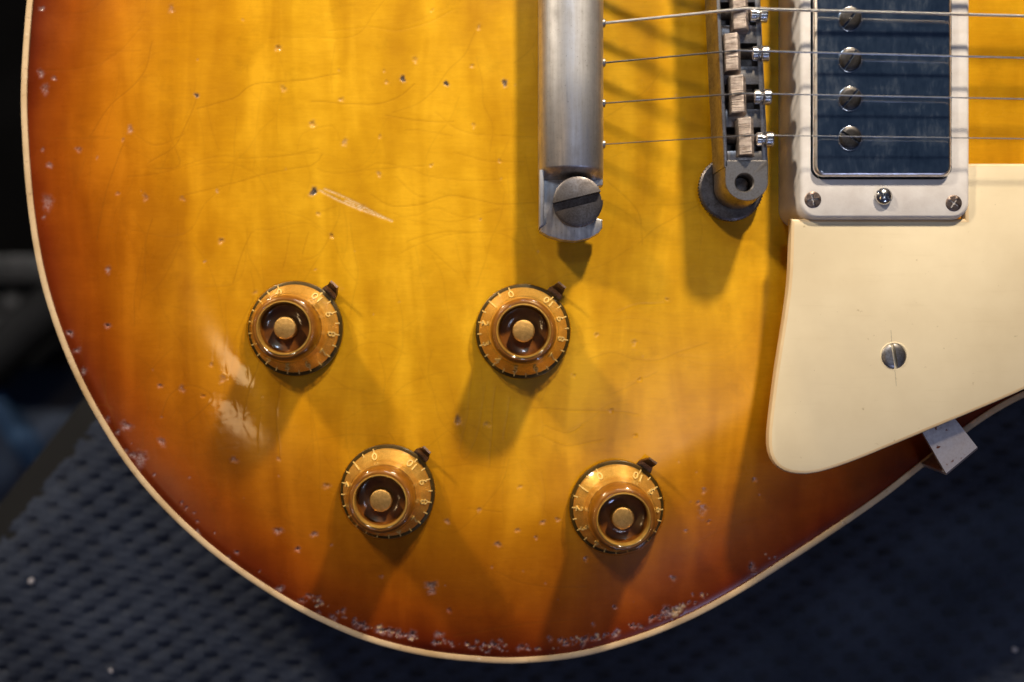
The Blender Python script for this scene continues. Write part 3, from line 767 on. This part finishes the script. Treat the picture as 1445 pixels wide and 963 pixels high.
# rounded end with the post hole
hc = bp(1044.5, 258, BZ)
hw = (bp(1078.5, 258, BZ).x - bp(1017, 258, BZ).x) / 2; ecx = (bp(1078.5, 258, BZ).x + bp(1017, 258, BZ).x) / 2
top_y = P(0, 226, BZ).y; bot_y = P(0, 284, BZ).y
def end_outline(n, grow=0.0):
    pts = []
    rr = hw + grow; yc = bot_y + hw * 0.92 - grow * 0
    for i in range(n):
        a = 2 * math.pi * i / n
        d = Vector((math.cos(a), math.sin(a))); best = 1e9
        # rectangle sides and the round lower end, seen from the hole centre
        ox, oy = hc.x - ecx, hc.y - yc
        cand = []
        if d.x > 1e-6: cand.append((rr - ox) / d.x)
        if d.x < -1e-6: cand.append((-rr - ox) / d.x)
        if d.y > 1e-6: cand.append((top_y - hc.y) / d.y)
        t = min(cand) if cand else 1e9
        if oy + t * d.y < 0:     # in the round part: ellipse
            ey = 0.92 * hw + grow
            A = (d.x / rr) ** 2 + (d.y / ey) ** 2; B = 2 * (ox * d.x / rr ** 2 + oy * d.y / ey ** 2); C = (ox / rr) ** 2 + (oy / ey) ** 2 - 1
            disc = max(0, B * B - 4 * A * C); t2 = (-B + math.sqrt(disc)) / (2 * A)
            if oy + t2 * d.y < 0.0: t = t2
        pts.append((hc.x + d.x * t, hc.y + d.y * t))
    return pts
N = 72
eo = end_outline(N)
ins = [(hc.x + (x - hc.x) * 0.955, hc.y + (y - hc.y) * 0.955) for x, y in eo]
big = end_outline(N, 0.6)
cir = lambda r: [(hc.x + r * math.cos(2 * math.pi * i / N), hc.y + r * math.sin(2 * math.pi * i / N)) for i in range(N)]
bm = bmesh.new()
loft(bm, [[(x, y, 4.65) for x, y in big], [(x, y, BZ - 0.45) for x, y in eo], [(x, y, BZ - 0.1) for x, y in [((a + c) / 2, (b + d) / 2) for (a, b), (c, d) in zip(eo, ins)]], [(x, y, BZ) for x, y in ins],
          [(x, y, BZ) for x, y in cir(2.55)], [(x, y, BZ - 0.35) for x, y in cir(2.25)], [(x, y, 9.5) for x, y in cir(2.25)]], True, False)
sub("bridge_end", bm, M['nickel'], bridge, angle=32)
bm = bmesh.new(); lathe(bm, [(2.2, 8.0), (2.2, 11.0), (1.9, 11.4), (0, 11.6)], 32, (hc.x, hc.y, 0)); sub("post", bm, M['darknickel'], bridge)
# height wheel
tw = P(1032, 266, 3.4)
bm = bmesh.new(); lathe(bm, [(3, 1.2), (8.2, 1.2), (8.5, 1.5), (8.5, 3.2), (8.1, 3.5), (3.0, 3.55)], 120, (tw.x, tw.y, 0), wob=lambda i, k: 1 + (0.035 if (i % 2 and k in (2, 3)) else 0))
sub("thumbwheel", bm, M['darknickel'], bridge, angle=28)
bm = bmesh.new(); lathe(bm, [(2.2, -0.5), (2.2, 5.0)], 24, (tw.x, tw.y, 0)); sub("post", bm, M['darknickel'], bridge)

sad_v = [-103, -46, 13, 74, 133, 193]
sad_u = [1036, 1042, 1046, 1035, 1043, 1054]      # centre of each saddle
scr_v = [-98, -40, 21, 76, 137, 197]
# ribs between the saddle slots
edges_v = [-300] + [0.5 * (a + b) for a, b in zip(scr_v[:-1], scr_v[1:])] + [226]
for k, ev in enumerate(edges_v):
    if k == 0: r0, r1 = -300, -120
    elif k == 6: r0, r1 = 213, 228
    else: r0, r1 = ev - 13, ev + 13
    sub("cross_rib", quad_bar(1022.2, 1072, r0, r1, 7.2, 12.2 + (1.0 if k == 6 else 0), 0, 0.3), M['nickel'], bridge)
ZS = 17.6
for k in range(6):
    c = P(sad_u[k], sad_v[k], 16.5); u0 = c.x
    bm = bmesh.new()
    w, hl = 2.15, 4.75 if k != 2 else 5.1
    prof = [(-w, 12.3), (-w, 16.0), (-w + 0.2, 16.4), (0.55, ZS), (0.85, ZS), (w - 0.1, 15.3), (w, 14.9), (w, 12.3)]
    skew = -0.035
    def ring(y): return [(u0 + x + skew * y, c.y + y, z) for x, z in prof]
    loft(bm, [[(p[0] * 1, p[1], p[2] - 0.15) for p in ring(-hl)], ring(-hl + 0.25), ring(-0.3), [(p[0], p[1], p[2] - (0.35 if p[2] > 17 else 0)) for p in ring(0)], ring(0.3), ring(hl - 0.25), [(p[0], p[1], p[2] - 0.15) for p in ring(hl)]], True, True)
    sub("saddle", bm, M['saddle'], bridge, angle=20)
    # screw: thread through the saddle, collar and slotted head beyond the right lip
    y = P(0, scr_v[k], 13.5).y
    xl = bp(1020, scr_v[k], 13).x; xr = bp(1074, scr_v[k], 13).x
    path, rad = [], []
    n = 60
    for i in range(n + 1):
        x = xl + (xr - xl) * i / n; path.append((x, y, 13.2)); rad.append(1.25 + 0.22 * (i % 2))
    bm = bmesh.new(); tube(bm, path, rad, 14)
    so = sub("saddle_screw", bm, M['darknickel'], bridge, angle=60)
    bm = bmesh.new()
    hp = [(xr - 2.2, 1.5), (xr - 1.9, 1.85), (xr - 0.7, 1.85), (xr - 0.5, 1.35), (xr + 0.1, 1.35), (xr + 0.3, 1.9), (xr + 0.55, 2.1), (xr + 1.9, 2.1), (xr + 2.3, 1.85), (xr + 2.45, 1.3), (xr + 2.5, 0.01)]
    tube(bm, [(x, y, 13.2) for x, _ in hp], [r for _, r in hp], 28)
    sub("screw_head", bm, M['chrome'], so, angle=30)

# ------------------------------------------------------------------ bridge pickup
RZ = 12.7
x0, x1 = P(1131, 0, RZ).x, P(1367, 0, RZ).x
yb_ = P(0, 307, RZ).y
rcx, rhx = (x0 + x1) / 2, (x1 - x0) / 2
rhy = 44.6; rcy = yb_ + rhy
cz = 14.5
c0, c1 = P(1149, 0, cz).x, P(1344, 0, cz).x; ccx, chx = (c0 + c1) / 2, (c1 - c0) / 2
cyb = P(0, 249, cz).y; chy = 34.4; ccy = cyb + chy
bm = bmesh.new()
L = lambda pts, z: [(x, y, z) for x, y in pts]
def tilt_bot(pts, z): return [(x, y, z) for x, y in pts]
loops = [L(rrect(rcx, rcy, rhx + 2.6, rhy + 1.5, 5.0), -0.6), L(rrect(rcx, rcy, rhx + 2.4, rhy + 1.3, 5.0), 0.6), L(rrect(rcx, rcy, rhx + 0.35, rhy + 0.3, 4.2), RZ - 0.9), L(rrect(rcx, rcy, rhx - 0.05, rhy - 0.05, 4.0), RZ - 0.25),
         L(rrect(rcx, rcy, rhx - 0.65, rhy - 0.65, 3.6), RZ), L(rrect(ccx + 0.1, ccy, chx + 0.5, chy + 0.5, 3.0), RZ), L(rrect(ccx + 0.1, ccy, chx + 0.38, chy + 0.38, 2.9), RZ - 0.2), L(rrect(ccx + 0.1, ccy, chx + 0.38, chy + 0.38, 2.9), 5.0)]
loft(bm, loops)
pick = gpart("pickup_ring", bm, M['ring'], label="aged white plastic pickup surround", angle=50)
bm = bmesh.new()
lp = [L(rrect(ccx, ccy, chx, chy, 2.6), 4.0)]
for k in range(6):
    a = R(90 * k / 5); d = 1.2 * (1 - math.cos(a)); lp.append(L(rrect(ccx, ccy, chx - d, chy - d, max(0.8, 2.6 - d)), cz - 1.2 + 1.2 * math.sin(a)))
loft(bm, lp, False, True)
wear_glint = bmesh.new()
wl = []
for k in range(7):
    a = R(8 + 64 * k / 6); d = 1.2 * (1 - math.cos(a)); wl.append(L(rrect(ccx, ccy, chx - d + 0.03, chy - d + 0.03, max(0.8, 2.6 - d)), cz - 1.2 + 1.2 * math.sin(a) + 0.03))
loft(wear_glint, wl)
cover = gpart("pickup_cover", bm, M['cover'], label="scuffed nickel pickup cover, dark blue reflection partly painted in", angle=40)
sub('worn_edge_glint', wear_glint, M['wornglint'], cover, angle=60)
for (v, ang) in ((-89, 40), (-32, 70), (25, 52), (83, 58), (138, 50), (194, -33)):
    p = P(1201, v, cz + 0.8)
    bm = slotted_head(2.75, 1.3, 0.6, 0.8, R(ang), 0.2, 32); xform(bm, Matrix.Translation((p.x, p.y, cz - 0.55)))
    sub("pole_screw", bm, M['polescrew'], cover, angle=30)
    bm = bmesh.new(); lathe(bm, [(2.8, cz + 0.02), (3.15, cz + 0.03), (3.2, cz + 0.005)], 32, (p.x + 0.12, p.y - 0.15, 0)); sub("screw_hole_rim", bm, M['chrome'], cover)
def cross_screw(u, v, z, r, parent, mat, ang):
    p = P(u, v, z); bm = bmesh.new()
    lathe(bm, [(r, z - 0.5), (r, z + 0.02), (r * 0.92, z + 0.14), (r * 0.62, z + 0.3), (0, z + 0.34)], 32, (p.x, p.y, 0))
    o = sub("mount_screw", bm, mat, parent, angle=40)
    bm = bmesh.new()
    for a in (0, 90):
        t = bmesh.new(); box(t, -r * 0.62, r * 0.62, -r * 0.13, r * 0.13, z + 0.2, z + 0.37); xform(t, Matrix.Translation((p.x, p.y, 0)) @ Matrix.Rotation(R(a + ang), 4, 'Z'))
        me = bpy.data.meshes.new("tmp"); t.to_mesh(me); t.free(); bm.from_mesh(me); bpy.data.meshes.remove(me)
    return o
def phillips(u, v, z, r, parent, mat, ang):
    """head lathe with a real cross recess: ring of wedge faces dropping into the recess"""
    p = P(u, v, z); bm = bmesh.new(); n = 48
    outer, inner, low = [], [], []
    for i in range(n):
        a = 2 * math.pi * i / n; q = abs(((math.degrees(a) + 45) % 90) - 45)     # angle from nearest arm
        ri = r * (0.70 if q < 9 else 0.20 if q > 16 else 0.45)
        d = Vector((math.cos(a + R(ang)), math.sin(a + R(ang)), 0))
        outer.append(p + d * r); inner.append(p + d * ri + Vector((0, 0, 0.28))); low.append(p + d * ri * 0.85 + Vector((0, 0, -0.55)))
    loft(bm, [[q - Vector((0, 0, 0.5)) for q in outer], outer, [q + (p - q) * 0.1 + Vector((0, 0, 0.15)) for q in outer], inner, low], False, True)
    return sub("mount_screw", bm, mat, parent, angle=30)
phillips(1147, 282, RZ + 0.05, 2.15, pick, M['brassscrew'], 10)
phillips(1346, 287, RZ + 0.05, 2.1, pick, M['brassscrew'], 55)
p = P(1248.5, 277, RZ + 1.2)
bm = slotted_head(2.2, 1.1, 0.5, 0.5, R(-35), 1.0, 32); xform(bm, Matrix.Translation((p.x, p.y, RZ - 0.2))); sub("height_screw", bm, M['chrome'], pick, angle=40)

# ------------------------------------------------------------------ pickguard
PZ = 11.2
def pgz(x, y): return PZ + 0.5 - 0.020 * y
pg_px = [(1116, 308.5), (1115, 345), (1112, 400), (1104, 458), (1094, 520), (1086, 580), (1082.5, 615), (1084, 638), (1092, 655), (1106, 665), (1126, 669), (1152, 667), (1195, 654), (1255, 630), (1325, 601), (1390, 574), (1445, 550), (1540, 505), (1640, 455)]
crv = catmull([tuple(P(u, v, PZ).xy) for u, v in pg_px], 2.0)
rest = [tuple(P(u, v, PZ).xy) for u, v in ((1700, 425), (1700, 230), (1362, 230), (1362, 308.5))]
poly = [tuple(q) for q in crv] + rest
scp = P(1262, 503, PZ + 0.6); PS = pgz(scp.x, scp.y)
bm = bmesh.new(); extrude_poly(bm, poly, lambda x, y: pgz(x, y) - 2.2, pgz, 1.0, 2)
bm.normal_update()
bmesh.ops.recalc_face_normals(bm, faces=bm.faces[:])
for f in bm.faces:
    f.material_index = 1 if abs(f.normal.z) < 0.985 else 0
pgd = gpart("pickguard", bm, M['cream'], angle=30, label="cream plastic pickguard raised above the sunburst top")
pgd.data.materials.append(M['creambounce'])
bm = bmesh.new(); lathe(bm, [(3.75, PS - 0.05), (3.6, PS + 0.10), (3.3, PS + 0.06), (3.15, PS - 0.1)], 48, (scp.x, scp.y, 0)); sub("countersink", bm, M['cream'], pgd)
bm = slotted_head(3.2, 1.7, 0.9, 1.4, R(-80), 0.45, 40); xform(bm, Matrix.Translation((scp.x - 0.15, scp.y, PS - 1.35))); sub("pickguard_screw", bm, M['nickel'], pgd, angle=40)
for (ua, va, ub, vb) in ((1257.5, 466, 1258.5, 487), (1262.5, 521, 1264.5, 545)):
    a_, b_ = P(ua, va, PS), P(ub, vb, PS); bm = bmesh.new()
    tube(bm, [Vector((a_.x, a_.y, pgz(a_.x, a_.y) + 0.0)), Vector((b_.x, b_.y, pgz(b_.x, b_.y) + 0.0))], 0.05, 8); sub("pencil_mark", bm, M['pencil'], pgd)
# support bracket: flat tongue under the guard, bent down beside the body
bz = 8.6
q = [P(1299, 606, bz), P(1346, 589, bz), P(1381, 634, bz), P(1337, 671, bz)]
mid = (q[0] + q[1]) / 2 - (q[2] + q[3]) / 2
a0, a1 = q[0] + mid * 0.8, q[1] + mid * 0.8
outd = -mid.normalized()
bm = bmesh.new()
th = Vector((0, 0, -1.0))
L1 = [a0, q[0], q[3] - outd * 0.6, q[3], q[3] + Vector((0, 0, -2)), q[3] + Vector((0, 0, -20)) - outd * 1.0]
L2 = [a1, q[1], q[2] - outd * 0.6, q[2], q[2] + Vector((0, 0, -2)), q[2] + Vector((0, 0, -20)) - outd * 1.0]
L1[3] = q[3] + Vector((0, 0, -0.5)); L2[3] = q[2] + Vector((0, 0, -0.5))
offs = [th, th, th - outd * 0.3, th * 0.6 - outd * 0.8, -outd, -outd]
loft(bm, [[a, b, b + o, a + o] for a, b, o in zip(L1, L2, offs)], True, True)
gpart("pickguard_bracket", bm, M['rustmetal'], angle=30, label="grey metal bracket with rust spots under the pickguard")

# ------------------------------------------------------------------ strings
sv_t = [-82, -24, 33, 89, 146, 204]; sv_b = [-104, -47, 12.5, 71.5, 132, 191]; sv_r = [-90, -35, 23, 82, 140, 196]
gauge = [1.2, 0.98, 0.78, 0.46, 0.36, 0.27]
for k in range(6):
    zt_, zb_ = 7.8, ZS - 0.15 + gauge[k] / 2
    a = P(852, sv_t[k], zt_); b = P(sad_u[k] + 5.2, sv_b[k], zb_); c = P(1445, sv_r[k], 17.2)
    d = c + (c - b) * 0.28
    path = [a + Vector((-3, 0, 0)), a]
    for t in np.linspace(0.1, 0.96, 6): path.append(a.lerp(b, t))
    path.append(b)
    for t in np.linspace(0.04, 1, 8): path.append(b.lerp(c, t))
    path.append(d)
    bm = bmesh.new(); tube(bm, path, gauge[k] / 2, 10)
    gpart("string", bm, M['wound'] if k < 3 else M['string'])
    bm = bmesh.new(); tube(bm, [a + Vector((-0.8, 0, 0)), a + Vector((0.25, 0, 0)), a + Vector((0.45, 0, 0))], [1.15, 1.1, 0.7], 18)
    sub("string_hole_lip", bm, M['nickel'], tail)

# ------------------------------------------------------------------ mat, bench, things behind
MZ = Z_BACK - 0.05
bench = bpy.data.objects.new("workbench", None); col.objects.link(bench)
e0, e1 = P(0, 748, MZ).xy, P(118, 600, MZ).xy
ed = (e1 - e0).normalized(); en = Vector((ed.y, -ed.x))        # en points onto the mat
mx = axis_lines(-215, -185, 188, 330, 0.85, 5.0); my = axis_lines(-240, -132, 40, 330, 0.85, 5.0)
MX, MY = np.meshgrid(mx, my)
rot = R(-3.5)
U = MX * math.cos(rot) - MY * math.sin(rot); V = MX * math.sin(rot) + MY * math.cos(rot)
U = U + 0.9 * np.sin(V * 0.05 + 1) + 0.5 * np.sin(U * 0.06)
ax_, ay_ = 11.6, 4.35
row = np.floor(V / ay_); fv = V / ay_ - row - 0.5
uu = U / ax_ + 0.37 * row; fu = uu - np.floor(uu) - 0.5
dim = np.clip(1 - np.maximum(np.abs(fu + 0.12 * fv) * 4.4, np.abs(fv) * 2.3), 0, 1)
hsh = np.modf(np.abs(np.sin(row * 12.9898 + np.floor(uu) * 78.233) * 43758.5))[0]
dim = np.clip(dim * (1.6 + 1.6 * hsh), 0, 1) * (0.55 + 0.45 * hsh)
weave = 0.5 + 0.5 * np.cos(fu * 2 * math.pi) * np.cos(fv * 2 * math.pi)
groove = np.exp(-((fu * 1.0 - fv * 0.5) / 0.09) ** 2) * np.clip(np.sin(MX * 0.11 + MY * 0.17) * 0.6 + 0.5, 0, 1)
mz = MZ - 0.95 * dim - 0.7 * weave - 0.5 * groove + 0.35 * np.sin(MX * 0.021 + MY * 0.03) - 0.35 + rng.normal(0, 0.05, MX.shape)
side = (MX - e0.x) * en.x + (MY - e0.y) * en.y
mz -= 4.0 * np.clip(1 - side / 16.0, 0, 1) ** 2
mat_me = grid_mesh("bench_mat", mx, my, mz, side > 0, {"dimple": dim})
mo = new_obj("bench_mat", mat_me, M['mat']); mo["label"] = "dimpled dark navy rubber mat under the guitar"; mo["category"] = "mat"
# bench top, cut along the mat's edge, on legs
bz1 = MZ - 4.0
def pt(s, t): w = e0 + ed * s + en * t; return (w.x, w.y)
bm = bmesh.new()
extrude_poly(bm, [pt(-260, -7), pt(600, -7), pt(600, 560), pt(-260, 560)], bz1 - 30, bz1, 1.5)
bench.location = Vector((0, 0, -760)) * S
new_obj("bench_top", mesh_of(bm, "bench_top"), M['bench'], bench, (0, 0, 760))
bm = bmesh.new()
for (s, t) in ((-240, 40), (560, 40), (560, 530), (-240, 530)):
    x, y = pt(s, t); b2 = bmesh.new(); box(b2, x - 25, x + 25, y - 25, y + 25, 0, 760 + bz1 - 30, 2)
    new_obj("bench_leg", mesh_of(b2, "bench_leg"), M['bench'], bench)
bm.free()
bench["label"] = "dark workbench carrying the mat, its edge at the lower left"; bench["category"] = "workbench"
bm = bmesh.new(); box(bm, -1500, 1500, -1500, 1500, -770, -760); fl = new_obj("floor", mesh_of(bm, "floor"), M['floor']); fl["kind"] = "structure"

# blue tub with a rounded rim beside the bench
bl = bpy.data.objects.new("blue_tub", None); col.objects.link(bl); bl.location = (0, 0, -0.76)
bl["label"] = "navy storage tub with a blue ridge on its lid, blurred beside the bench"; bl["category"] = "tub"
zr = -330.0
cb = P(20, 585, zr)
A = math.atan2(*(P(62, 668, zr) - P(0, 570, zr)).yx)
def tub_loop(hx, hy, r, z, ox=0.0, oy=0.0):
    c, s_ = math.cos(A), math.sin(A)
    return [(cb.x + c * (x + ox) - s_ * (y + oy), cb.y + s_ * (x + ox) + c * (y + oy), z) for x, y in rrect(0, 0, hx, hy, r)]
bm = bmesh.new()
loft(bm, [tub_loop(45, 30, 10, -760), tub_loop(58, 42, 12, zr - 24), tub_loop(58, 42, 12, zr - 14)], True, True)
new_obj("tub_wall", mesh_of(bm, "tub_wall"), M['blue'], bl, (0, 0, 760))
bm = bmesh.new()
loft(bm, [tub_loop(60, 44, 13, zr - 20), tub_loop(62, 46, 14, zr - 16), tub_loop(61, 45, 13, zr - 5), tub_loop(57, 41, 11, zr - 3)], True, True)
ld = new_obj("lid", mesh_of(bm, "lid"), M['navy'], bl, (0, 0, 760))
bm = bmesh.new()
loft(bm, [tub_loop(50, 7, 5, zr - 4, 0, -4), tub_loop(49, 6, 5, zr + 5, 0, -4), tub_loop(46, 3.5, 3, zr + 7, 0, -4)], True, True)
new_obj("grip_ridge", mesh_of(bm, "grip_ridge"), M['blue'], bl, (0, 0, 760))

# equipment case: dark box, grey rail along its edge, corner and latches
cs = bpy.data.objects.new("equipment_case", None); col.objects.link(cs); cs.location = (0, 0, -0.76)
cs["label"] = "dark equipment case with grey metal rail blurred beyond the mat"; cs["category"] = "case"
zc = -300.0
q0 = P(-200, 385, zc); q1 = P(110, 520, zc)
bm = bmesh.new(); box(bm, q0.x, P(150, 0, zc).x, P(0, 520, zc).y, P(0, 362, zc).y, -760, zc, 4); new_obj("case_body", mesh_of(bm, "case_body"), M['case'], cs, (0, 0, 760))
bm = bmesh.new(); box(bm, q0.x, P(150, 0, zc).x, P(0, 402, zc).y, P(0, 361, zc).y, zc + 1, zc + 8, 2); new_obj("rail", mesh_of(bm, "rail"), M['rail'], cs, (0, 0, 760))
for (u, v) in ((22, 432), (2, 460)):
    p = P(u, v, zc); bm = bmesh.new(); lathe(bm, [(8, zc), (8, zc + 4), (6, zc + 7), (0, zc + 8)], 24, (p.x, p.y, 0)); new_obj("stud", mesh_of(bm, "stud"), M['rail'], cs, (0, 0, 760))
# dark tube lying aslant across the case
zt2 = -270.0
bm = bmesh.new(); tube(bm, [P(-120, 620, zt2), P(-20, 515, zt2), P(40, 462, zt2), P(160, 370, zt2)], 13, 16)
tb = new_obj("padded_tube", mesh_of(bm, "padded_tube"), M['case']); tb["label"] = "dark padded tube lying aslant over the case"; tb["category"] = "tube"

# lint on the mat
for (u, v, r, lab) in ((44, 820, 0.9, "pale speck of lint on the mat at far left"), (1432, 917, 0.8, "tiny fleck of lint on the mat at far right"), (156, 947, 0.6, "tiny fleck of lint near the bottom left of the mat")):
    p = P(u, v, MZ + 0.3); bm = bmesh.new(); bmesh.ops.create_icosphere(bm, subdivisions=2, radius=r)
    for w in bm.verts: w.co *= 1 + rng.uniform(-0.3, 0.3); w.co.z *= 0.55
    xform(bm, Matrix.Translation((p.x, p.y, MZ + r * 0.2)))
    o = new_obj("lint_speck", mesh_of(bm, "lint_speck"), M['lint']); o["label"] = lab; o["category"] = "lint"; o["group"] = "lint on the mat"
